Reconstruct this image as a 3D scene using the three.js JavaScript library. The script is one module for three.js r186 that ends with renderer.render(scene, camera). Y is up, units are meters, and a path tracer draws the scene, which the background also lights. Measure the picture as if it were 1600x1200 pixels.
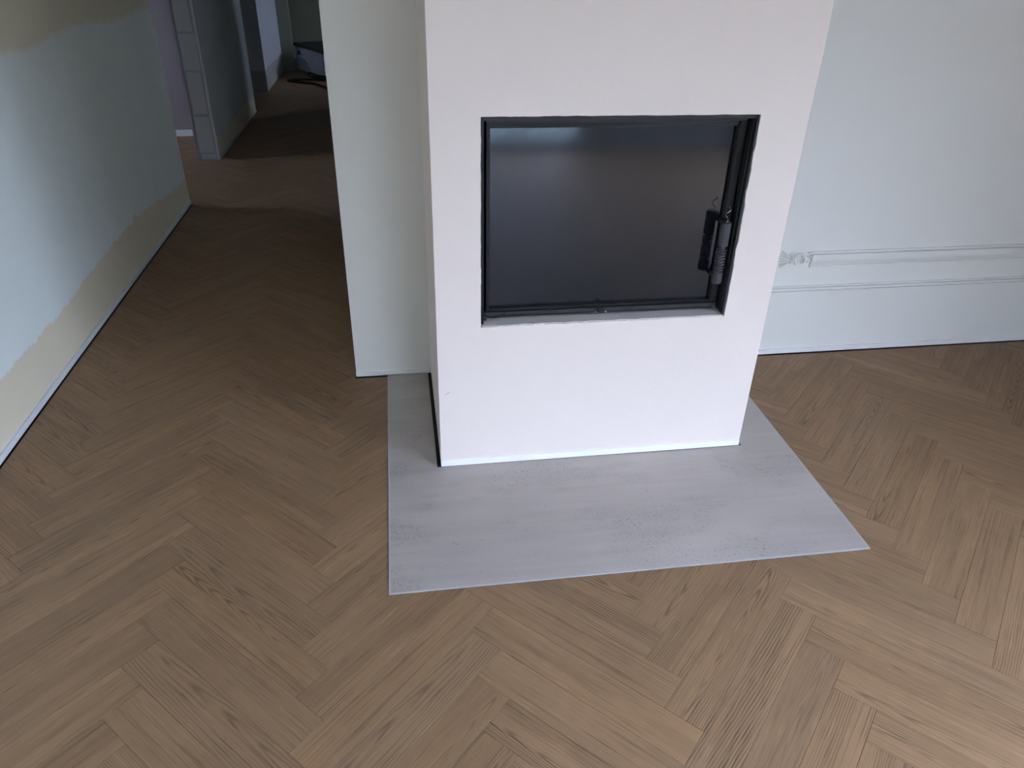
import * as THREE from 'three';
import { RoundedBoxGeometry } from 'three/addons/geometries/RoundedBoxGeometry.js';
import { mergeGeometries } from 'three/addons/utils/BufferGeometryUtils.js';
import { RectAreaLightUniformsLib } from 'three/addons/lights/RectAreaLightUniformsLib.js';

// ------------------------------------------------------------------ camera, sky, exposure
const scene = new THREE.Scene();
const camera = new THREE.PerspectiveCamera(54.985, 4 / 3, 0.05, 200);
camera.position.set(-0.0868, 1.5243, 2.0071);
camera.rotation.set(-0.5382, -0.1593, 0.0238, 'YXZ');
scene.add(camera);

const renderer = new THREE.WebGLRenderer({ antialias: true });
renderer.toneMapping = THREE.LinearToneMapping;
renderer.toneMappingExposure = 11.7;
renderer.shadowMap.enabled = true;
RectAreaLightUniformsLib.init();

const SKY = 3.2;                                        // overcast sky, brighter towards the zenith
{
  const W = 64, H = 64, d = new Float32Array(W * H * 4);
  for (let j = 0; j < H; j++) {
    const el = ((j + 0.5) / H - 0.5) * Math.PI, s = Math.max(0, Math.sin(el)), L = SKY * (1 + 2 * s) / 3;
    for (let i = 0; i < W; i++) { const k = (j * W + i) * 4; d[k] = 0.78 * L; d[k + 1] = 0.92 * L; d[k + 2] = 1.22 * L; d[k + 3] = 1; }
  }
  const t = new THREE.DataTexture(d, W, H, THREE.RGBAFormat, THREE.FloatType);
  t.mapping = THREE.EquirectangularReflectionMapping; t.magFilter = THREE.LinearFilter; t.needsUpdate = true;
  scene.background = t;
}

// soft daylight standing in each window opening, tilted down as skylight falls
function daylight(x, y, z, w, h, turn, power) {
  const l = new THREE.RectAreaLight(new THREE.Color().setRGB(0.78, 0.92, 1.22), power, w, h);
  l.position.set(x, y, z); l.rotation.set(-0.3, turn, 0, 'YXZ'); l.name = 'window_daylight'; scene.add(l);
}
daylight(0.925, 1.62, 4.17, 1.05, 1.3, 0, 0.15);           // balcony door behind the camera
daylight(2.92, 1.45, 2.9, 1.95, 1.2, Math.PI / 2, 0.2);   // wide window on the right
daylight(-4.57, 1.5, -3.8, 0.6, 0.85, -Math.PI / 2, 0.3); // side room
daylight(1.77, 1.6, -8.1, 0.5, 0.65, Math.PI / 2, 0.3);   // room at the end of the hall

// ------------------------------------------------------------------ helpers
let seed = 7;
const rnd = () => { seed = (seed * 1664525 + 1013904223) >>> 0; return seed / 4294967296; };
const rr = (a, b) => a + (b - a) * rnd();
function hash2(x, y) { let h = (x * 374761393 + y * 668265263) | 0; h = Math.imul(h ^ (h >>> 13), 1274126177); return ((h ^ (h >>> 16)) >>> 0) / 4294967296; }
function vnoise(x, y) {
  const xi = Math.floor(x), yi = Math.floor(y), fx = x - xi, fy = y - yi, u = fx * fx * (3 - 2 * fx), v = fy * fy * (3 - 2 * fy);
  const a = hash2(xi, yi), b = hash2(xi + 1, yi), c = hash2(xi, yi + 1), d = hash2(xi + 1, yi + 1);
  return a + (b - a) * u + (c - a) * v + (a - b - c + d) * u * v;
}
const fbm = (x, y, n = 4) => { let s = 0, a = 0.5, t = 0; for (let i = 0; i < n; i++) { s += a * vnoise(x, y); t += a; x = x * 2.03 + 17.1; y = y * 2.03 + 9.7; a *= 0.5; } return s / t; };
const clamp = (x, a = 0, b = 1) => Math.min(b, Math.max(a, x));
const sstep = (a, b, x) => { const t = clamp((x - a) / (b - a)); return t * t * (3 - 2 * t); };
const toS = (l) => Math.round(255 * (l <= 0.0031308 ? 12.92 * l : 1.055 * Math.pow(l, 1 / 2.4) - 0.055));
function tex(W, H, f, srgb = true) {                    // f(x, y) -> [r, g, b] linear
  const d = new Uint8Array(W * H * 4);
  for (let j = 0; j < H; j++) for (let i = 0; i < W; i++) {
    const c = f(i, j), k = (j * W + i) * 4;
    for (let n = 0; n < 3; n++) d[k + n] = srgb ? toS(clamp(c[n])) : Math.round(255 * clamp(c[n]));
    d[k + 3] = 255;
  }
  const t = new THREE.DataTexture(d, W, H, THREE.RGBAFormat);
  if (srgb) t.colorSpace = THREE.SRGBColorSpace;
  t.magFilter = THREE.LinearFilter; t.minFilter = THREE.LinearMipmapLinearFilter; t.generateMipmaps = true; t.wrapS = t.wrapT = THREE.RepeatWrapping; t.needsUpdate = true;
  return t;
}
const used = {};
function numbered(n) { const k = used[n] = (used[n] ?? -1) + 1; return k ? n + '_' + String(k).padStart(3, '0') : n; }
function mesh(name, geo, mat, parent = scene) {
  const m = new THREE.Mesh(geo, mat); m.name = parent === scene ? numbered(name) : name; m.castShadow = m.receiveShadow = true; parent.add(m); return m;
}
function struct(o) { o.userData.kind = 'structure'; return o; }
function thing(name, label, category, pos = [0, 0, 0]) {
  const g = new THREE.Group(); g.name = numbered(name); g.position.set(...pos); g.userData = { label, category }; scene.add(g); return g;
}
function structGroup(name, pos = [0, 0, 0]) { const g = new THREE.Group(); g.name = numbered(name); g.position.set(...pos); struct(g); scene.add(g); return g; }
function lin(r, g, b) { return new THREE.Color().setRGB(r, g, b); }
function std(color, roughness = 0.9, more = {}) { return new THREE.MeshStandardMaterial({ color, roughness, ...more }); }
function boxAt(x0, x1, y0, y1, z0, z1) { const g = new THREE.BoxGeometry(x1 - x0, y1 - y0, z1 - z0); g.translate((x0 + x1) / 2, (y0 + y1) / 2, (z0 + z1) / 2); return g; }
function rbox(x0, x1, y0, y1, z0, z1, r = 0.003, s = 2) { const g = new RoundedBoxGeometry(x1 - x0, y1 - y0, z1 - z0, s, r); g.translate((x0 + x1) / 2, (y0 + y1) / 2, (z0 + z1) / 2); return g; }
const merged = (list) => mergeGeometries(list.map((g) => (g.index ? g.toNonIndexed() : g)));

// ------------------------------------------------------------------ measures (metres)
const W = 1.06, D = 0.641, CEIL = 2.6;                   // chimney breast: width, depth
const LX = -1.455;                                       // face of the left wall
const LEND = -3.05, JAMB = -4.21, HEND = -6.15, PAN0 = -7.34, PAN1 = -8.9;
const ALC = -0.301;                                      // free end of the chimney wall
const RX = 2.95, BZ = 4.2;                                // right wall, rear wall with the windows
const SL = -0.177, SR = 1.238, SF = 0.552;               // hearth slab
const PW = 0.10017, PL = 6 * PW;                         // floor boards

// ------------------------------------------------------------------ plain materials
const wallBump = (() => { const t = tex(512, 512, (i, j) => { const v = 0.55 * fbm(i / 5, j / 5, 2) + 0.45 * fbm(i / 21, j / 21, 3); return [v, v, v]; }, false); return t; })();
function paint(c, rough = 0.88, rep = 3) { const b = wallBump.clone(); b.repeat.set(rep, rep); b.needsUpdate = true; return std(c, rough, { bumpMap: b, bumpScale: 0.0004 }); }
const M = {};
M.cream = paint(lin(0.83, 0.745, 0.685));
M.wall = paint(lin(0.865, 0.872, 0.825));
M.trim = std(lin(0.865, 0.872, 0.825), 0.85);
M.white = std(lin(0.90, 0.90, 0.90), 0.6);
M.ceil = std(lin(0.24, 0.22, 0.20), 0.95);
M.screed = std(lin(0.21, 0.19, 0.17), 0.95);
M.lilac = paint(lin(0.33, 0.29, 0.31));
M.olive = paint(lin(0.34, 0.34, 0.27));
M.bare = paint(lin(0.5, 0.5, 0.5));
M.block = paint(lin(0.42, 0.42, 0.42), 0.95, 1);
M.mortar = paint(lin(0.36, 0.365, 0.38), 0.95, 2);
M.steel = new THREE.MeshStandardMaterial({ color: lin(0.009, 0.0095, 0.011), roughness: 0.5, metalness: 0.3 });
M.steelMatt = new THREE.MeshStandardMaterial({ color: lin(0.024, 0.025, 0.028), roughness: 0.7 });
M.soot = std(lin(0.012, 0.012, 0.012), 0.95);
M.chrome = new THREE.MeshStandardMaterial({ color: lin(0.6, 0.6, 0.6), roughness: 0.25, metalness: 1 });
M.black = std(lin(0.015, 0.015, 0.016), 0.6);
M.sub = std(lin(0.05, 0.042, 0.035), 0.95);
M.glassWin = new THREE.MeshPhysicalMaterial({ color: 0xffffff, transmission: 1, thickness: 0, roughness: 0, ior: 1.5 });

// ------------------------------------------------------------------ room shell
{ const m = struct(mesh('ceiling', boxAt(-4.8, RX + 0.2, CEIL, CEIL + 0.2, -10.4, BZ + 0.25), M.ceil)); m.userData.kind = 'structure'; }

// two-tone paint of the hall wall: a white roller coat over older beige, with ragged edges
function rollerMat(z0, z1, low, high, seedN, white, beige) {
  const LW = z1 - z0, TW = Math.round(Math.min(2048, LW * 300)), TH = 780;
  const t = tex(TW, TH, (i, j) => {
    const z = z0 + (i / TW) * LW, y = (j / TH) * CEIL;
    const lo = low(z) + 0.035 * (fbm(z * 4 + seedN, 1.7, 3) - 0.5) + 0.014 * (fbm(z * 30 + seedN, y * 3, 2) - 0.5) + 0.012 * (vnoise(z * 90, y * 12) - 0.5);
    const hi = high + 0.07 * (fbm(z * 3 + seedN, 5.3, 3) - 0.5) + 0.03 * (fbm(z * 22, 8 + y * 4, 2) - 0.5);
    let k = sstep(lo - 0.004, lo + 0.004, y) * (1 - sstep(hi - 0.02, hi + 0.02, y));
    const n = 1 + 0.05 * (fbm(z * 9, y * 9, 3) - 0.5);
    return [0, 1, 2].map((c) => (beige[c] + (white[c] - beige[c]) * k) * n);
  });
  t.wrapS = t.wrapT = THREE.ClampToEdgeWrapping;
  return std(0xffffff, 0.9, { map: t });
}
function wallX(name, xf, xb, z0, z1, mat, y0 = 0, y1 = CEIL) {   // wall whose face looks along +x, uv: z and height
  const g = boxAt(xb, xf, y0, y1, z0, z1), p = g.attributes.position, uv = g.attributes.uv;
  for (let i = 0; i < p.count; i++) uv.setXY(i, (p.getZ(i) - z0) / (z1 - z0), p.getY(i) / CEIL);
  return struct(mesh(name, g, mat));
}
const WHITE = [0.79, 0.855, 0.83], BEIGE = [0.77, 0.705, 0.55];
const stepAt = (z, a, w, h) => h * (1 - sstep(0, w, Math.abs(z - a)));
M.left = rollerMat(LEND, BZ, (z) => 0.245 - 0.075 * sstep(-2.1, -2.8, z) - 0.03 * sstep(-1.5, -0.9, z) + stepAt(z, -1.98, 0.07, 0.035), 1.16, 3, WHITE, BEIGE);
wallX('wall_left', LX, LX - 0.185, LEND, BZ, M.left);
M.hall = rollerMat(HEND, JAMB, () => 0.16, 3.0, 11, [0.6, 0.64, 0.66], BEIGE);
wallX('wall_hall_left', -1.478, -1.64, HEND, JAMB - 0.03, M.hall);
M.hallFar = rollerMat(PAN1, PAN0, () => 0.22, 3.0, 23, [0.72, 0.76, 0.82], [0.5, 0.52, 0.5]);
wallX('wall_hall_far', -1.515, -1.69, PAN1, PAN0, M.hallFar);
// headers over the two doorways
struct(mesh('wall_hall_header', boxAt(LX - 0.185, LX - 0.005, 2.1, CEIL, JAMB, LEND), M.wall));
struct(mesh('wall_hall_header', boxAt(-1.68, -1.52, 2.1, CEIL, PAN0, HEND), M.wall));
// chimney wall, hall right side, hall end
struct(mesh('wall_back', boxAt(ALC, RX, 0, CEIL, -D - 0.15, -D), M.wall));
struct(mesh('wall_hall_right', boxAt(ALC, ALC + 0.15, 0, CEIL, -6.5, -D - 0.15), M.wall));
struct(mesh('wall_end_room_front', boxAt(ALC, 1.8, 0, CEIL, -6.65, -6.5), M.wall));
struct(mesh('wall_hall_end', boxAt(-1.69, -1.37, 0, CEIL, -9.02, PAN1), M.olive));
struct(mesh('wall_end_room_left', boxAt(-1.6, -1.5, 0, CEIL, -10.2, -9.02), M.olive));
struct(mesh('wall_end_room_back', boxAt(-1.7, 1.9, 0, CEIL, -10.4, -10.2), M.olive));
// side room on the left and the dark room behind it
struct(mesh('wall_side_room_back', boxAt(-4.6, -1.64, 0, CEIL, -5.2, -5.065), M.lilac));
struct(mesh('wall_side_room_front', boxAt(-4.6, LX - 0.185, 0, CEIL, -1.7, -1.55), M.wall));
struct(mesh('wall_dark_room_back', boxAt(-4.6, -1.69, 0, CEIL, -7.5, PAN0), M.bare));

// walls with a window opening; axis 'x': wall lies across z (runs along x), axis 'z': runs along z
let windowCount = 0;
function windowWall(name, axis, a0, a1, c0, c1, openings, mat) {  // a: run, c: thickness
  const list = [], B = (p0, p1, y0, y1) => list.push(axis === 'x' ? boxAt(p0, p1, y0, y1, c0, c1) : boxAt(c0, c1, y0, y1, p0, p1));
  let at = a0;
  for (const [p0, p1, y0, y1] of openings) { B(at, p0, 0, CEIL); B(p0, p1, 0, y0); B(p0, p1, y1, CEIL); at = p1; }
  B(at, a1, 0, CEIL);
  struct(mesh(name, merged(list), mat));
  for (const [p0, p1, y0, y1] of openings) {
    const g = structGroup('window_' + (++windowCount)); const mid = (c0 + c1) / 2, f = 0.06;
    const P = (q0, q1, r0, r1, d) => (axis === 'x' ? boxAt(q0, q1, r0, r1, mid - d, mid + d) : boxAt(mid - d, mid + d, r0, r1, q0, q1));
    const pm = (p0 + p1) / 2;
    mesh('window_frame', merged([P(p0, p0 + f, y0, y1, 0.035), P(p1 - f, p1, y0, y1, 0.035), P(p0 + f, p1 - f, y0, y0 + f, 0.035), P(p0 + f, p1 - f, y1 - f, y1, 0.035), P(pm - 0.04, pm + 0.04, y0 + f, y1 - f, 0.035)]), M.white, g);
    mesh('pane', P(p0 + f, pm - 0.04, y0 + f, y1 - f, 0.003), M.glassWin, g);
    mesh('pane', P(pm + 0.04, p1 - f, y0 + f, y1 - f, 0.003), M.glassWin, g);
  }
}
windowWall('wall_rear', 'x', -1.7, RX + 0.2, BZ, BZ + 0.25, [[0.35, 1.5, 0.06, 2.3]], M.screed);
windowWall('wall_right', 'z', -D - 0.15, BZ, RX, RX + 0.25, [[1.75, 4.05, 0.15, 2.2]], M.screed);
windowWall('wall_side_room_left', 'z', -7.5, -1.55, -4.8, -4.6, [[-4.15, -3.45, 1.0, 2.0]], M.bare);
windowWall('wall_end_room_right', 'z', -10.4, -6.5, 1.8, 2.0, [[-8.4, -7.8, 1.2, 2.0]], M.bare);

// ground outside
{ const g = new THREE.CircleGeometry(80, 48); g.rotateX(-Math.PI / 2); g.translate(0, -0.5, 0); const m = mesh('ground', g, std(lin(0.10, 0.11, 0.09), 1)); struct(m); }
// the dark building across the way that stands before the low sky
struct(mesh('wall_opposite', boxAt(-16, 22, -0.5, 4.6, 17, 18), std(lin(0.16, 0.16, 0.15), 1)));

// ------------------------------------------------------------------ floor boards: herringbone
const CW = 1024, CH = 170, COLS = 2, ROWS = 12;          // atlas of 24 boards
const atlasBump = new Uint8Array(2048 * 2048);
const woodTex = (() => {
  const V = [];
  for (let v = 0; v < COLS * ROWS; v++) {
    const q = hash2(v, 91), kind = q < 0.52 ? 0 : q < 0.93 ? 1 : 2;
    V.push({ kind, F: 130 + 150 * hash2(v, 3), tc: 0.02 + 0.06 * hash2(v, 5), sc: hash2(v, 7) * 0.6, a: 0.03 + 0.045 * hash2(v, 9), tone: 0.965 + 0.07 * hash2(v, 11), warm: hash2(v, 13) - 0.5, o: v * 37.3, str: 0.5 + 0.7 * hash2(v, 17) });
  }
  const t = tex(2048, 2048, (i, j) => {
    const c = Math.min(COLS - 1, Math.floor(i / CW)), r = Math.min(ROWS - 1, Math.floor(j / CH)), v = V[r * COLS + c];
    const s = ((i - c * CW) / CW) * 0.6, w = ((j - r * CH) / CH) * 0.1;
    const warp = 0.012 * (fbm(s * 5 + v.o, w * 14 + 3, 3) - 0.5) + 0.003 * (fbm(s * 22 + v.o, w * 60, 2) - 0.5);
    let ring;
    if (v.kind === 0) ring = (w + warp * 0.7 + 0.015 * Math.sin(s * 4 + v.o)) * v.F;
    else {
      const dy = w - v.tc + warp, dx = (s - v.sc) * v.a;
      ring = Math.sqrt(dy * dy + dx * dx) * v.F;
      if (v.kind === 2) { const kx = s - (0.15 + 0.3 * hash2(v.o | 0, 2)), ky = w - 0.05; const kd = Math.sqrt(kx * kx * 0.35 + ky * ky); ring += 2.2 * Math.exp(-kd * kd / 0.0003); }
    }
    const line = Math.pow(0.5 + 0.5 * Math.cos(6.2832 * ring), 2.5);
    const mod = sstep(0.26, 0.6, fbm(s * 4 + v.o + 40, w * 42, 3));
    const pore = vnoise(s * 20 + v.o, w * 760), pore2 = vnoise(s * 5 + v.o + 9, w * 300), big = fbm(s * 2.4 + v.o, w * 11 + 7, 3) - 0.5;
    const dark = 0.44 * v.str * line * mod + 0.26 * sstep(0.55, 0.95, pore2) * sstep(0.25, 0.6, fbm(s * 3 + v.o + 5, w * 25, 2)) + 0.20 * sstep(0.6, 1, pore);
    const light = 0.20 * sstep(0.66, 1, vnoise(s * 16 + v.o + 70, w * 560));
    const b = v.tone * (1 + 0.22 * big) * (1 - dark + light);
    atlasBump[j * 2048 + i] = Math.round(255 * clamp(0.65 - 0.9 * dark + light));
    return [0.315 * b * (1 + 0.04 * v.warm), 0.192 * b, 0.104 * b * (1 - 0.06 * v.warm)];
  });
  t.anisotropy = 8; return t;
})();
const woodBump = tex(2048, 2048, (i, j) => { const v = atlasBump[j * 2048 + i] / 255; return [v, v, v]; }, false);
const woodMats = [[1, 1, 1], [0.965, 0.96, 0.955], [1.035, 1.03, 1.025]].map((c) => new THREE.MeshStandardMaterial({ color: lin(...c), map: woodTex, bumpMap: woodBump, bumpScale: 0.0006, roughness: 0.58 }));

function boardGeo(polys, variant, flip, real = () => true) {                 // polys: convex outlines in board coordinates (s along, t across)
  const pos = [], nor = [], uv = [], c = variant % COLS, r = Math.floor(variant / COLS) % ROWS, bev = 0.0008, T = 0.008;
  const put = (p, n, q) => {
    pos.push(...p); nor.push(...n);
    let s = clamp(q[0] / PL), t = clamp(q[1] / PW); if (flip & 1) s = 1 - s; if (flip & 2) t = 1 - t;
    uv.push((c * CW + 3 + s * (CW - 6)) / 2048, (r * CH + 2 + t * (CH - 4)) / 2048);
  };
  for (let P of polys) {
    let A = 0; for (let i = 0; i < P.length; i++) { const a = P[i], b = P[(i + 1) % P.length]; A += a[0] * b[1] - b[0] * a[1]; }
    if (Math.abs(A) < 2e-5) continue; if (A < 0) P = P.slice().reverse();
    const n = P.length, nrm = P.map((p, i) => { const q = P[(i + 1) % n], e = [q[0] - p[0], q[1] - p[1]], l = Math.hypot(...e) || 1; return [-e[1] / l, e[0] / l]; });
    const isReal = P.map((p, i) => { const q = P[(i + 1) % n]; return real([(p[0] + q[0]) / 2, (p[1] + q[1]) / 2], [-nrm[i][0], -nrm[i][1]]); });
    const off = (d) => P.map((p, i) => {                 // move every true edge inwards by d
      const j = (i + n - 1) % n, a = nrm[j], b = nrm[i], da = isReal[j] ? d : 0, db = isReal[i] ? d : 0, det = a[0] * b[1] - a[1] * b[0];
      if (Math.abs(det) < 0.05) return [p[0] + b[0] * db, p[1] + b[1] * db];
      return [p[0] + (da * b[1] - db * a[1]) / det, p[1] + (a[0] * db - b[0] * da) / det];
    });
    const O = off(0.0003), I = off(0.0003 + bev);
    for (let i = 1; i + 1 < n; i++) for (const q of [I[0], I[i + 1], I[i]]) put([q[0], 0, q[1]], [0, 1, 0], q);
    for (let i = 0; i < n; i++) {
      if (!isReal[i]) continue;
      const k = (i + 1) % n, e = [O[k][0] - O[i][0], O[k][1] - O[i][1]], l = Math.hypot(...e) || 1, ox = e[1] / l, oz = -e[0] / l;
      const q = (a, b, ya, yb, nn) => { const A1 = [a[i][0], ya, a[i][1]], B1 = [a[k][0], ya, a[k][1]], A2 = [b[i][0], yb, b[i][1]], B2 = [b[k][0], yb, b[k][1]];
        for (const [x, s] of [[A1, a[i]], [B1, a[k]], [B2, b[k]], [A1, a[i]], [B2, b[k]], [A2, b[i]]]) put(x, nn, s); };
      q(I, O, 0, -0.0006, [ox * 0.63, 0.77, oz * 0.63]);
      q(O, O, -0.0006, -T, [ox, 0, oz]);
    }
  }
  if (!pos.length) return null;
  const g = new THREE.BufferGeometry();
  g.setAttribute('position', new THREE.Float32BufferAttribute(pos, 3)); g.setAttribute('normal', new THREE.Float32BufferAttribute(nor, 3)); g.setAttribute('uv', new THREE.Float32BufferAttribute(uv, 2));
  return g;
}
function cut(P, f) {                                     // keep the side where f >= 0 (f linear)
  const out = [];
  for (let i = 0; i < P.length; i++) {
    const a = P[i], b = P[(i + 1) % P.length], fa = f(a), fb = f(b);
    if (fa >= 0) out.push(a);
    if ((fa > 1e-9 && fb < -1e-9) || (fa < -1e-9 && fb > 1e-9)) { const t = fa / (fa - fb); out.push([a[0] + t * (b[0] - a[0]), a[1] + t * (b[1] - a[1])]); }
  }
  return out.length > 2 ? out : null;
}
{
  const floor = structGroup('floor');
  mesh('subfloor', boxAt(-4.8, RX + 0.2, -0.3, -0.0085, -10.4, BZ + 0.25), M.sub, floor);
  const a0 = -0.4749, b0 = -0.0848, r2 = Math.SQRT1_2;
  const zones = [[LX - 0.1, RX, -D - 0.05, BZ], [-1.70, ALC + 0.1, -9.1, -D], [-3.2, -1.5, -5.1, -2.4], [ALC, 0.6, -9.6, -6.6], [-2.2, -1.5, -7.4, -6.0]];
  camera.updateMatrixWorld(); camera.updateProjectionMatrix();
  const voids = [[SL, SR, -D - 0.03, SF], [LX - 0.6, LX + 0.013, LEND, BZ + 1], [ALC - 0.004, RX + 1, -D - 0.12, -D + 0.012]];
  const full = new Map(), boards = [];
  const add = (along, u, v, k) => {
    const th = along === 'u' ? Math.PI / 4 : -Math.PI / 4, o = along === 'u' ? [u, v] : [u + PW, v];
    const ox = (o[0] + o[1]) * r2, oz = (o[1] - o[0]) * r2, cs = Math.cos(th), sn = Math.sin(th);
    const world = (p) => [ox + cs * p[0] + sn * p[1], oz - sn * p[0] + cs * p[1]];
    const rect = [[0, 0], [PL, 0], [PL, PW], [0, PW]], mid = world([PL / 2, PW / 2]);
    if (!zones.some(([x0, x1, z0, z1]) => rect.concat([[PL / 2, PW / 2]]).some((p) => { const q = world(p); return q[0] > x0 && q[0] < x1 && q[1] > z0 && q[1] < z1; }))) return;
    let polys = [rect], clipped = false;
    const hits = rect.map(world), X0 = Math.min(...hits.map((h) => h[0])), X1 = Math.max(...hits.map((h) => h[0])), Z0 = Math.min(...hits.map((h) => h[1])), Z1 = Math.max(...hits.map((h) => h[1]));
    for (const [x0, x1, z0, z1] of voids) {              // cut round the hearth slab and short of the walls
      if (X1 <= x0 || X0 >= x1 || Z1 <= z0 || Z0 >= z1) continue;
      const next = [];
      for (const poly of polys) {
        const out = []; let R = poly;
        for (const f of [(q) => x0 - q[0], (q) => q[0] - x1, (q) => q[1] - z1, (q) => z0 - q[1]]) { if (!R) break; const keep = cut(R, (p) => f(world(p))); if (keep) out.push(keep); R = cut(R, (p) => -f(world(p))); }
        if (R) { next.push(...out); clipped = true; } else next.push(poly);
      }
      polys = next;
    }
    if (!polys.length) return;
    const real = (m, n) => {                              // is the edge at m, with outward normal n, a true edge of the board?
      const e = [m[0] + n[0] * 1e-3, m[1] + n[1] * 1e-3]; if (e[0] < 0 || e[0] > PL || e[1] < 0 || e[1] > PW) return true;
      const q = world(e); return voids.some(([x0, x1, z0, z1]) => q[0] > x0 && q[0] < x1 && q[1] > z0 && q[1] < z1);
    };
    const variant = Math.floor(hash2(k * 7 + 3, Math.round(u * 50) + 11) * 24), flip = Math.floor(hash2(k, Math.round(v * 50) + 5) * 4);
    let geo;
    if (clipped) geo = boardGeo(polys, variant, flip, real);
    else { const key = variant * 4 + flip; if (!full.has(key)) full.set(key, boardGeo([rect], variant, flip)); geo = full.get(key); }
    if (!geo) return;
    const P = rect.map((p) => { const q = world(p); const w = new THREE.Vector3(q[0], 0, q[1]).applyMatrix4(camera.matrixWorldInverse); if (w.z > -0.1) return null; return w.applyMatrix4(camera.projectionMatrix); });
    let score = 0;
    if (P.every(Boolean)) { const cx = P.map((p) => clamp(p.x, -1, 1)), cy = P.map((p) => clamp(p.y, -1, 1)); for (let i = 0; i < 4; i++) { const n = (i + 1) % 4; score += cx[i] * cy[n] - cx[n] * cy[i]; } score = Math.abs(score) / 2; }
    if (mid[0] > ALC - 0.05 * (mid[1] + D) * -1 && mid[1] < -D - 0.1) score = 0;
    boards.push({ geo, th, ox, oz, score, mat: woodMats[Math.floor(hash2(k + 400, Math.round((u + v) * 60)) * 3)] });
  };
  for (let m = -8; m <= 14; m++) for (let k = -110; k <= 110; k++) {
    add('u', a0 - k * PW + m * PL, b0 + k * PW + m * PL, k + m * 300);
    add('v', a0 - (k + 1) * PW + m * PL, b0 + (k + 1) * PW - PL + m * PL, k + m * 300 + 150);
  }
  boards.sort((p, q) => q.score - p.score);
  const rest = [];
  boards.forEach((b, i) => {
    if (i < 300 && b.score > 1.2e-4) { const m = mesh('board', b.geo, b.mat, floor); m.rotation.y = b.th; m.position.set(b.ox, 0, b.oz); }
    else { const g = b.geo.clone(); g.applyMatrix4(new THREE.Matrix4().makeRotationY(b.th).setPosition(b.ox, 0, b.oz)); rest.push(g); }
  });
  const m = mesh('distant_boards', mergeGeometries(rest), woodMats[0], floor); m.userData.kind = 'stuff';
  console.log('boards', boards.length, 'single', boards.length - rest.length);
}

// ------------------------------------------------------------------ hearth slab
{
  const t = tex(1400, 1180, (i, j) => {
    const x = i / 1000, y = j / 1000;
    const cloud = fbm(x * 2.2 + 3, y * 4.5, 4) - 0.5, streak = fbm(x * 5, y * 60, 3) - 0.5, fine = hash2(i, j) - 0.5;
    const patch = sstep(0.5, 0.72, fbm(x * 4.2 + 31, y * 9.5 + 8, 4));
    const pit = sstep(0.72, 0.88, vnoise(x * 330, y * 430)) * sstep(0.35, 1.15, patch + 0.3 * vnoise(x * 30, y * 60));
    const rare = sstep(0.9, 0.96, vnoise(x * 130 + 77, y * 150)) * 0.6;
    const b = 1 + 0.30 * cloud + 0.12 * streak + 0.05 * fine - 0.32 * pit - 0.28 * rare - 0.05 * patch;
    return [0.47 * b, 0.425 * b, 0.395 * b];
  });
  t.wrapS = t.wrapT = THREE.ClampToEdgeWrapping;
  const mat = new THREE.MeshStandardMaterial({ map: t, roughness: 0.5 });
  const g = thing('hearth_slab', 'grey concrete-look hearth slab on the floor around the chimney breast', 'slab', [0, 0, 0]);
  const gap = 0.013, list = [];
  const e = 0.0045, top = 0.0025;
  const S = new THREE.Shape(); S.moveTo(SL + e, -SF + e); S.lineTo(SR - e, -SF + e); S.lineTo(SR - e, D - 0.004); S.lineTo(W + 0.01, D - 0.004); S.lineTo(W + 0.01, -0.004); S.lineTo(-gap, -0.004); S.lineTo(-gap, D - 0.004); S.lineTo(SL + e, D - 0.004); S.closePath();
  const ex = new THREE.ExtrudeGeometry(S, { depth: 0.01, bevelEnabled: false }); ex.rotateX(-Math.PI / 2); ex.translate(0, top - 0.01, 0);
  const p = ex.attributes.position, uv = ex.attributes.uv; for (let i = 0; i < p.count; i++) uv.setXY(i, (p.getX(i) - SL) / (SR - SL), (p.getZ(i) + D) / (SF + D));
  mesh('slab', ex, mat, g);
  const trim = std(lin(0.46, 0.47, 0.49), 0.6);
  const tr = mesh('edge_trim', merged([boxAt(SL, SL + e, -0.008, top, -D, SF), boxAt(SR - e, SR, -0.008, top, -D, SF), boxAt(SL + e, SR - e, -0.008, top, SF - e, SF)]), trim, g); tr.userData.label = 'pale thin edging strip';
}

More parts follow.
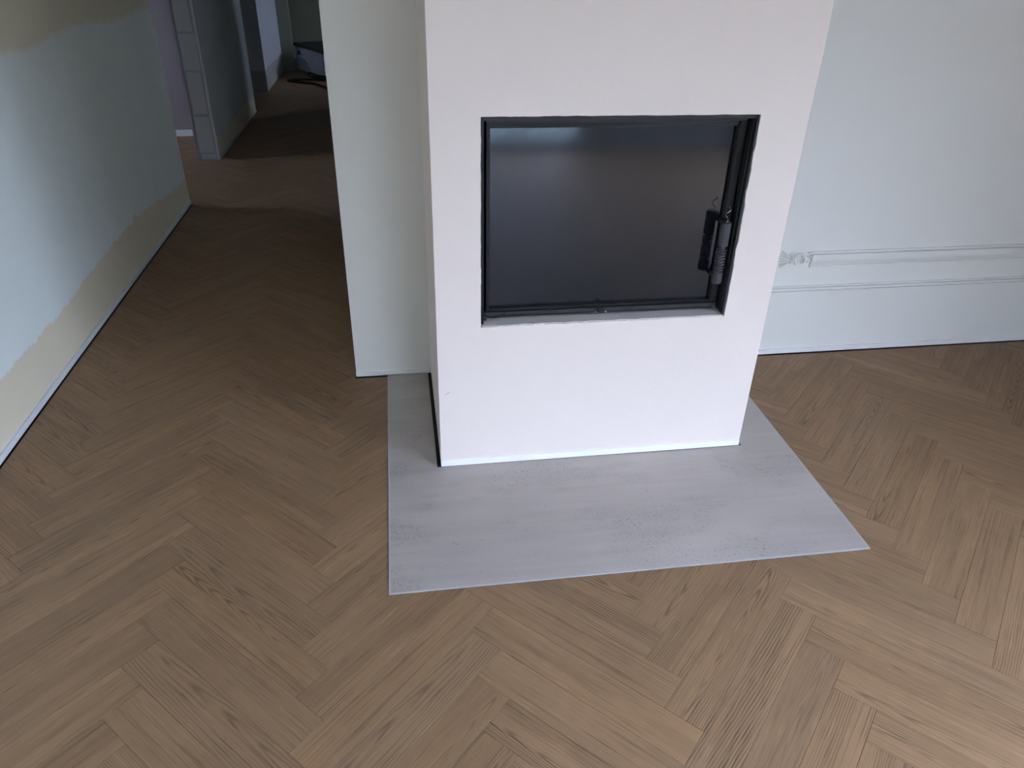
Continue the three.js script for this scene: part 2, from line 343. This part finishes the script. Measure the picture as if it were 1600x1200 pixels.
// ------------------------------------------------------------------ chimney breast with its rough opening
const OL = 0.136, OR = 0.915, OB = 0.518, OT = 1.132;
{
  const g = thing('chimney_breast', 'white plastered chimney breast with a rough cut opening for the black fireplace door', 'fireplace');
  const S = new THREE.Shape(); S.moveTo(0, 0.004); S.lineTo(W, 0.004); S.lineTo(W, CEIL - 0.001); S.lineTo(0, CEIL - 0.001); S.closePath();
  const hole = new THREE.Path(), pts = [];
  const run = (a, b, n, amp, s) => { for (let i = 0; i < n; i++) { const t = i / n, dx = b[0] - a[0], dy = b[1] - a[1], l = Math.hypot(dx, dy), e = Math.min(1, 8 * t, 8 * (1 - t)); const o = amp * e * ((fbm(t * 24 + s, s, 3) - 0.5) * 2.4 + (vnoise(t * 90 + s, 3) - 0.5) * 0.5); pts.push([a[0] + dx * t - dy / l * o, a[1] + dy * t + dx / l * o]); } };
  run([OL, OB], [OL, OT], 50, 0.0013, 3); run([OL, OT], [OR, OT], 60, 0.0011, 9); run([OR, OT], [OR, OB], 60, 0.0034, 15); run([OR, OB], [OL, OB], 60, 0.002, 21);
  pts.forEach((p, i) => (i ? hole.lineTo(...p) : hole.moveTo(...p))); hole.closePath(); S.holes.push(hole);
  const ex = new THREE.ExtrudeGeometry(S, { depth: D - 0.0046, bevelEnabled: true, bevelSize: 0.0018, bevelThickness: 0.0018, bevelOffset: -0.0018, bevelSegments: 2 }); ex.translate(0, 0, -D + 0.0028);
  mesh('plaster_body', ex, M.cream, g);
  // grey cut ledge under the door
  const L = [], P = []; const n = 48;
  for (let i = 0; i <= n; i++) { const x = OL + 0.004 + (OR - OL - 0.008) * i / n; L.push([x, OB + 0.0035 + 0.002 * (vnoise(i * 0.7, 4) - 0.5), -0.0015 - 0.004 * vnoise(i * 0.9, 8)]); P.push([x, OB + 0.006 + 0.002 * (vnoise(i * 0.8, 2) - 0.5), -0.046 + 0.004 * (vnoise(i * 0.6, 6) - 0.5)]); }
  const pos = [], tri = (a, b, c) => pos.push(...a, ...b, ...c), low = (q) => [q[0], OB - 0.008, q[2]];
  for (let i = 0; i < n; i++) { tri(L[i], L[i + 1], P[i + 1]); tri(L[i], P[i + 1], P[i]); tri(low(L[i]), low(L[i + 1]), L[i + 1]); tri(low(L[i]), L[i + 1], L[i]); tri(P[i], P[i + 1], low(P[i + 1])); tri(P[i], low(P[i + 1]), low(P[i])); }
  const lg = new THREE.BufferGeometry(); lg.setAttribute('position', new THREE.Float32BufferAttribute(pos, 3)); lg.computeVertexNormals();
  lg.setAttribute('uv', new THREE.Float32BufferAttribute(pos.filter((_, i) => i % 3 !== 1).map((q) => q * 3), 2));
  const lm = mesh('mortar_ledge', lg, std(lin(0.6, 0.56, 0.53), 0.95), g); lm.userData.label = 'grey cut mortar ledge';
  // pencil-like scuff on the face
  for (const [x, y, l, a] of [[0.026, 0.288, 0.016, 0.7], [0.031, 0.291, 0.010, 0.62]]) { const q = new THREE.BoxGeometry(l, 0.0012, 0.0004); q.rotateZ(a); q.translate(x, y, 0.0001); mesh('scuff', q, std(lin(0.4, 0.37, 0.36), 0.9), g); }
  const flakeMat = std(lin(0.86, 0.79, 0.73), 0.9);
  // loose flakes of plaster along the lower edge
  for (let i = 0; i < 16; i++) {
    const x = i < 11 ? rr(OL + 0.02, 0.46) : rr(0.3, OR - 0.05), s = rr(0.006, 0.016), h = rr(0.003, 0.006);
    const f = new THREE.Shape(); f.moveTo(-s, 0); f.lineTo(-s * 0.3, -h); f.lineTo(s * 0.4, -h * rr(0.3, 0.9)); f.lineTo(s, 0.001); f.lineTo(s * 0.2, h * 0.6); f.closePath();
    const fg = new THREE.ExtrudeGeometry(f, { depth: 0.0015, bevelEnabled: false }); fg.rotateX(rr(-0.5, 0.1)); fg.rotateZ(rr(0, 0.35)); fg.translate(x, OB - 0.002 + rr(-0.004, 0.002), -0.0004);
    mesh('plaster_flake', fg, flakeMat, g);
  }
}

// ------------------------------------------------------------------ fireplace insert
{
  const g = thing('fireplace_insert', 'black steel fireplace insert with glass door and spring handle set into the chimney breast', 'fireplace');
  const x0 = OL + 0.006, x1 = OR - 0.002, y0 = OB + 0.008, y1 = OT - 0.002, zb = -0.56;
  // housing: side cheeks, top, bottom and back, with the flange that lines the opening
  mesh('housing', merged([boxAt(x0, x0 + 0.006, y0, y1, zb, -0.05), boxAt(x1 - 0.006, x1, y0, y1, zb, -0.05), boxAt(x0, x1, y1 - 0.006, y1, zb, -0.03), boxAt(x0, x1, y0, y0 + 0.004, zb, -0.05), boxAt(x0, x1, y0, y1, zb - 0.006, zb)]), M.soot, g);
  // right reveal: dark insulation sheet with a folded seam and the hinge channel
  const fl = []; fl.push(boxAt(x1 - 0.004, x1 + 0.0015, y0 - 0.004, y1, -0.05, -0.004)); fl.push(rbox(x1 - 0.007, x1 - 0.003, 0.69, y1, -0.026, -0.022, 0.001)); fl.push(rbox(x1 - 0.006, x1 - 0.003, y0, 0.69, -0.03, -0.018, 0.001));
  mesh('side_sheet', merged(fl), M.steelMatt, g);
  mesh('side_sheet', boxAt(x0 - 0.005, x0 + 0.003, y0, y1, -0.05, -0.006), M.steel, g);
  mesh('top_rail', merged([rbox(x0, x1, y1 - 0.011, y1 - 0.001, -0.05, -0.012, 0.001), rbox(x0 + 0.012, x1 - 0.02, y1 - 0.02, y1 - 0.010, -0.056, -0.03, 0.001)]), M.steelMatt, g);
  for (const bx of [0.24, 0.40, 0.56, 0.72]) { const c = new THREE.CylinderGeometry(0.004, 0.004, 0.004, 8); c.rotateX(Math.PI / 2); c.translate(bx, y1 - 0.014, -0.029); mesh('bolt', c, M.steel, g); }
  // door: outer frame, inner bead, glass
  const dx0 = 0.156, dx1 = 0.900, dy0 = 0.531, dy1 = 1.112, zf = -0.043, zg = -0.062;
  const gx0 = 0.167, gx1 = 0.880, gy0 = 0.550, gy1 = 1.0945;
  const door = mesh('door_frame', merged([rbox(dx0, gx0, dy0, dy1, -0.07, zf - 0.004, 0.0015), rbox(gx1, dx1, dy0, dy1, -0.07, zf, 0.0015), rbox(gx0 - 0.002, gx1 + 0.002, dy0, gy0, -0.07, zf - 0.004, 0.0015), rbox(gx0 - 0.002, gx1 + 0.002, gy1, dy1, -0.07, zf - 0.012, 0.0015)]), M.steel, g);
  mesh('bead', merged([boxAt(gx0, gx1, gy0, gy0 + 0.003, zg, zg + 0.012), boxAt(gx0, gx1, gy1 - 0.003, gy1, zg, zg + 0.006), boxAt(gx1 - 0.002, gx1, gy0, gy1, zg, zg + 0.016)]), M.steelMatt, door);
  const gm = new THREE.MeshPhysicalMaterial({ color: lin(0.008, 0.009, 0.012), roughness: 0.09, ior: 1.66, specularColor: lin(0.72, 0.84, 1) });
  const gl = mesh('glass', boxAt(gx0 - 0.003, gx1 + 0.003, gy0 - 0.003, gy1 + 0.003, zg - 0.004, zg), gm, g); gl.userData.label = 'dark mirror-like ceramic glass';
  // lower rail with the ash lip and the air lever
  mesh('lower_rail', merged([rbox(x0 + 0.004, x1 - 0.016, y0 + 0.012, y0 + 0.024, -0.052, -0.034, 0.0015), rbox(x0 + 0.002, x1 - 0.012, y0 + 0.001, y0 + 0.012, -0.07, -0.05, 0.001)]), M.steelMatt, g);
  const lev = mesh('air_lever', (() => { const a = rbox(-0.005, 0.005, -0.003, 0.003, -0.022, 0.022, 0.002); a.rotateY(0.75); a.translate(0.512, y0 + 0.020, -0.030); const b = rbox(-0.022, 0.022, -0.004, 0.004, -0.005, 0.005, 0.002); b.translate(0.478, y0 + 0.012, -0.038); return merged([a, b]); })(), M.steelMatt, g);
  const tip = new THREE.SphereGeometry(0.0038, 10, 8); tip.translate(0.497, y0 + 0.014, -0.024); mesh('lever_tip', tip, M.chrome, lev);
  const tip2 = new THREE.SphereGeometry(0.0045, 10, 8); tip2.translate(0.526, y0 + 0.019, -0.016); mesh('lever_tip', tip2, M.chrome, lev);
  const hook = new THREE.TubeGeometry(new THREE.CatmullRomCurve3([[0.146, 0.541, -0.03], [0.17, 0.537, -0.028], [0.2, 0.539, -0.03], [0.214, 0.546, -0.034]].map((q) => new THREE.Vector3(...q))), 20, 0.0022, 6); mesh('hinge_wire', hook, M.steel, g);
  const hb = rbox(0.143, 0.156, 0.527, 0.545, -0.045, -0.025, 0.002); mesh('hinge', hb, M.steelMatt, g);
  const cn = rbox(0.889, 0.897, 0.530, 0.540, -0.045, -0.038, 0.001); mesh('corner_clip', cn, M.chrome, g);
  // spring handle
  const hx = 0.870, hz = -0.006, hy0 = 0.632, hy1 = 0.826;
  const prof = [[0, hy0], [0.0145, hy0], [0.0165, hy0 + 0.003], [0.0165, hy0 + 0.03], [0.0095, hy0 + 0.032], [0.0095, hy1 - 0.075], [0.0165, hy1 - 0.073], [0.0165, hy1 - 0.004], [0.014, hy1], [0, hy1]].map((q) => new THREE.Vector2(...q));
  const lat = new THREE.LatheGeometry(prof, 28); lat.translate(hx, 0, hz);
  const hm = new THREE.MeshStandardMaterial({ color: lin(0.05, 0.052, 0.058), roughness: 0.6 });
  const handle = mesh('handle', lat, hm, g);
  const coil = []; const turns = 9, cy0 = hy0 + 0.034, cy1 = hy1 - 0.077;
  for (let i = 0; i <= turns * 18; i++) { const a = i / 18 * Math.PI * 2, y = cy0 + (cy1 - cy0) * i / (turns * 18); coil.push(new THREE.Vector3(hx + 0.0136 * Math.cos(a), y, hz + 0.0136 * Math.sin(a))); }
  mesh('spring_coil', new THREE.TubeGeometry(new THREE.CatmullRomCurve3(coil), turns * 20, 0.0027, 8), hm, handle);
  const br = rbox(0.868, 0.890, hy1 - 0.018, hy1 - 0.002, -0.062, -0.006, 0.003); mesh('bracket', br, M.black, handle);
  mesh('bracket', rbox(0.868, 0.890, hy0 + 0.004, hy0 + 0.018, -0.062, -0.008, 0.003), M.black, handle);
  const curl = []; for (let i = 0; i <= 30; i++) { const t = i / 30; curl.push(new THREE.Vector3(hx + 0.002 + 0.006 * Math.sin(t * 9) * (0.4 + t), hy1 + 0.044 * t, hz - 0.004 + 0.006 * Math.cos(t * 9))); }
  const cw = mesh('wire_curl', new THREE.TubeGeometry(new THREE.CatmullRomCurve3(curl), 40, 0.0013, 6), M.chrome, handle); cw.userData.label = 'thin bright wire curl';
}

// ------------------------------------------------------------------ baseboard strips
const stripH = 0.025;
struct(mesh('baseboard_chimney', rbox(0.0, W - 0.002, 0.0045, stripH + 0.003, -0.002, 0.006, 0.002), M.white));
struct(mesh('baseboard_alcove', rbox(ALC - 0.001, -0.008, 0.004, stripH, -D - 0.004, -D + 0.006, 0.002), M.white));
struct(mesh('baseboard_back', rbox(W + 0.002, RX, 0.004, stripH + 0.002, -D - 0.004, -D + 0.008, 0.002), M.white));
struct(mesh('baseboard_left', rbox(LX - 0.004, LX + 0.008, 0.003, stripH + 0.002, LEND, BZ, 0.002), std(lin(0.72, 0.76, 0.78), 0.6)));
struct(mesh('baseboard_hall', rbox(-1.482, -1.472, 0.003, 0.02, HEND, JAMB - 0.03, 0.002), std(lin(0.5, 0.52, 0.5), 0.7)));
struct(mesh('baseboard_side_room', rbox(-4.6, -1.65, 0.003, 0.058, -5.07, -5.05, 0.003), M.white));

// ------------------------------------------------------------------ plaster mouldings on the chimney wall
function moulding(name, prof, xa, xb, parent) {           // prof: [y, out]
  const s = new THREE.Shape(); s.moveTo(0.003, prof[0][0]); for (const [y, o] of prof) s.lineTo(-o * 1.35, y); s.lineTo(0.003, prof[prof.length - 1][0]); s.closePath();
  const e = new THREE.ExtrudeGeometry(s, { depth: xb - xa, bevelEnabled: false }); e.rotateY(Math.PI / 2); e.translate(xa, 0, -D);
  return mesh(name, e, M.trim, parent);
}
{
  const t1 = structGroup('trim_1');
  const y0 = 0.403, prof = [[y0, 0], [y0, 0.008], [y0 + 0.009, 0.009], [y0 + 0.011, 0.004]];
  for (let i = 0; i <= 8; i++) { const t = i / 8; prof.push([y0 + 0.013 + 0.034 * t, 0.005 + 0.003 * Math.sin(t * Math.PI) + 0.007 * t]); }
  prof.push([y0 + 0.0475, 0.013], [y0 + 0.058, 0.013], [y0 + 0.0585, 0.002], [y0 + 0.0635, 0.002], [y0 + 0.064, 0.007], [y0 + 0.068, 0.006], [y0 + 0.0685, 0]);
  moulding('rail', prof, 1.565, RX, t1);
  // carved end piece: fan of leaves, shell, scroll
  const orn = new THREE.Group(); orn.name = 'ornament'; orn.position.set(0, 0, -D); t1.add(orn);
  const leaf = (x, y, ang, len, wid, out) => { const s = new THREE.SphereGeometry(1, 14, 10); s.scale(len / 2, wid / 2, out); s.translate(-len / 2, 0, 0); s.rotateZ(-ang); s.translate(x, y, 0.001); return s; };
  for (let i = 0; i < 7; i++) { const a = -0.62 + i * 0.205; mesh('leaf', leaf(1.470 + 0.004 * Math.abs(i - 3) / 3, 0.443 + 0.010 * Math.sin(a), a, 0.052, 0.0068, 0.013), M.trim, orn); }
  for (const [x, y, r] of [[1.476, 0.463, 0.008], [1.482, 0.4475, 0.0085], [1.478, 0.43, 0.0075]]) { const s = new THREE.SphereGeometry(r, 14, 10); s.translate(x, y, 0.006); mesh('leaf_bud', s, M.trim, orn); }
  const shell = []; for (let i = 0; i <= 40; i++) { const a = 3.9 - i / 40 * 4.6, r = 0.025 - 0.004 * i / 40; shell.push(new THREE.Vector3(1.516 + r * Math.cos(a), 0.441 + r * Math.sin(a), 0.011)); }
  mesh('shell_rim', new THREE.TubeGeometry(new THREE.CatmullRomCurve3(shell), 50, 0.006, 8), M.trim, orn);
  const scroll = []; for (let i = 0; i <= 40; i++) { const a = 1.9 - i / 40 * 6.2, r = 0.017 - 0.012 * i / 40; scroll.push(new THREE.Vector3(1.527 + r * Math.cos(a), 0.437 + r * Math.sin(a), 0.010)); }
  mesh('scroll', new THREE.TubeGeometry(new THREE.CatmullRomCurve3(scroll), 50, 0.0042, 8), M.trim, orn);
  for (const [x, y, a, l] of [[1.566, 0.462, 0.2, 0.022], [1.572, 0.449, 0.0, 0.026], [1.57, 0.430, -0.2, 0.024]]) mesh('leaf', leaf(x, y, a, l, 0.010, 0.011), M.trim, orn);
  for (const [x, y] of [[1.559, 0.466]]) { const s = new THREE.SphereGeometry(0.0065, 12, 8); s.translate(x, y, 0.008); mesh('leaf_bud', s, M.trim, orn); }
  const t2 = structGroup('trim_2');
  moulding('rail', [[0.289, 0], [0.2895, 0.007], [0.299, 0.008], [0.300, 0.002], [0.304, 0.002], [0.305, 0.010], [0.3135, 0.010], [0.314, 0.002], [0.318, 0.002], [0.3185, 0.006], [0.3215, 0.005], [0.322, 0]], W + 0.002, RX, t2);
}

// ------------------------------------------------------------------ bare block end of the hall wall
{
  const g = structGroup('wall_hall_jamb');
  const ys = [0.003, 0.055, 0.338, 0.655, 0.918, 1.2, 1.48, 1.76, 2.06, 2.34, CEIL];
  mesh('mortar_core', boxAt(-1.632, -1.484, 0, CEIL, JAMB - 0.03, JAMB - 0.006), M.mortar, g);
  for (let i = 0; i + 1 < ys.length; i++) mesh('block', rbox(-1.624 + rr(0, 0.006), -1.500 + rr(-0.006, 0.004), ys[i] + 0.005, ys[i + 1] - 0.004, JAMB - 0.03, JAMB + rr(-0.002, 0.003), 0.004), M.block, g);
  const edge = (xa, sgn, mat) => { const s = new THREE.Shape(), n = 90; s.moveTo(xa, 0.002); for (let i = 0; i <= n; i++) { const y = CEIL * i / n; s.lineTo(xa + sgn * (0.014 + 0.012 * (fbm(y * 9 + xa * 50, 2, 3) - 0.3)), y); } s.lineTo(xa, CEIL); s.closePath(); const e = new THREE.ExtrudeGeometry(s, { depth: 0.03, bevelEnabled: false }); e.translate(0, 0, JAMB - 0.028); mesh('plaster_edge', e, mat, g); };
  edge(-1.6445, 1, M.lilac); edge(-1.4775, -1, M.bare);
}

// ------------------------------------------------------------------ far end of the hall: low white cabinet with a dark top, cable, hose
{
  const a = [-1.345, -9.05], b = [-0.93, -8.2], ang = Math.atan2(-(b[1] - a[1]), b[0] - a[0]), len = Math.hypot(b[0] - a[0], b[1] - a[1]);
  const g = thing('cabinet', 'low white cabinet with a dark top at the far end of the hallway', 'cabinet', [a[0], 0, a[1]]); g.rotation.y = ang;
  mesh('body', rbox(0, len, 0.01, 0.30, -0.5, 0, 0.006), std(lin(0.62, 0.66, 0.76), 0.6), g);
  mesh('top', rbox(-0.02, len + 0.02, 0.30, 0.335, -0.52, 0.02, 0.004), std(lin(0.03, 0.03, 0.03), 0.6), g);
  mesh('socket', rbox(0.10, 0.16, 0.19, 0.25, -0.001, 0.012, 0.004), M.black, g);
  const c = thing('cable', 'thin white cable hanging down the front of the white cabinet', 'cable', [a[0], 0, a[1]]); c.rotation.y = ang;
  mesh('wire', new THREE.TubeGeometry(new THREE.CatmullRomCurve3([[0.14, 0.2, 0.016], [0.28, 0.17, 0.012], [0.42, 0.16, 0.012], [0.5, 0.09, 0.012], [0.56, 0.012, 0.02], [0.62, 0.008, 0.06]].map((q) => new THREE.Vector3(...q))), 40, 0.006, 6), std(lin(0.8, 0.8, 0.8), 0.5), c);
  const h = thing('hose', 'black hose lying in loops on the floor before the white cabinet', 'hose');
  mesh('hose_loop', new THREE.TubeGeometry(new THREE.CatmullRomCurve3([[-0.5, 0.014, -7.95], [-0.9, 0.014, -8.08], [-1.2, 0.014, -8.12], [-1.37, 0.014, -8.06], [-1.27, 0.014, -7.95], [-1.05, 0.014, -7.82], [-0.85, 0.016, -7.45], [-0.66, 0.016, -7.1]].map((q) => new THREE.Vector3(...q))), 80, 0.013, 8), M.black, h);
  mesh('hose_loop', new THREE.TubeGeometry(new THREE.CatmullRomCurve3([[-0.45, 0.014, -7.8], [-0.85, 0.014, -8.02], [-1.08, 0.014, -8.3], [-1.16, 0.014, -8.5], [-1.13, 0.045, -8.42], [-0.98, 0.05, -8.12], [-0.5, 0.03, -7.95]].map((q) => new THREE.Vector3(...q))), 60, 0.013, 8), M.black, h);
}

scene.traverse((o) => { if (o.isMesh) o.castShadow = o.receiveShadow = true; });
renderer.render(scene, camera);
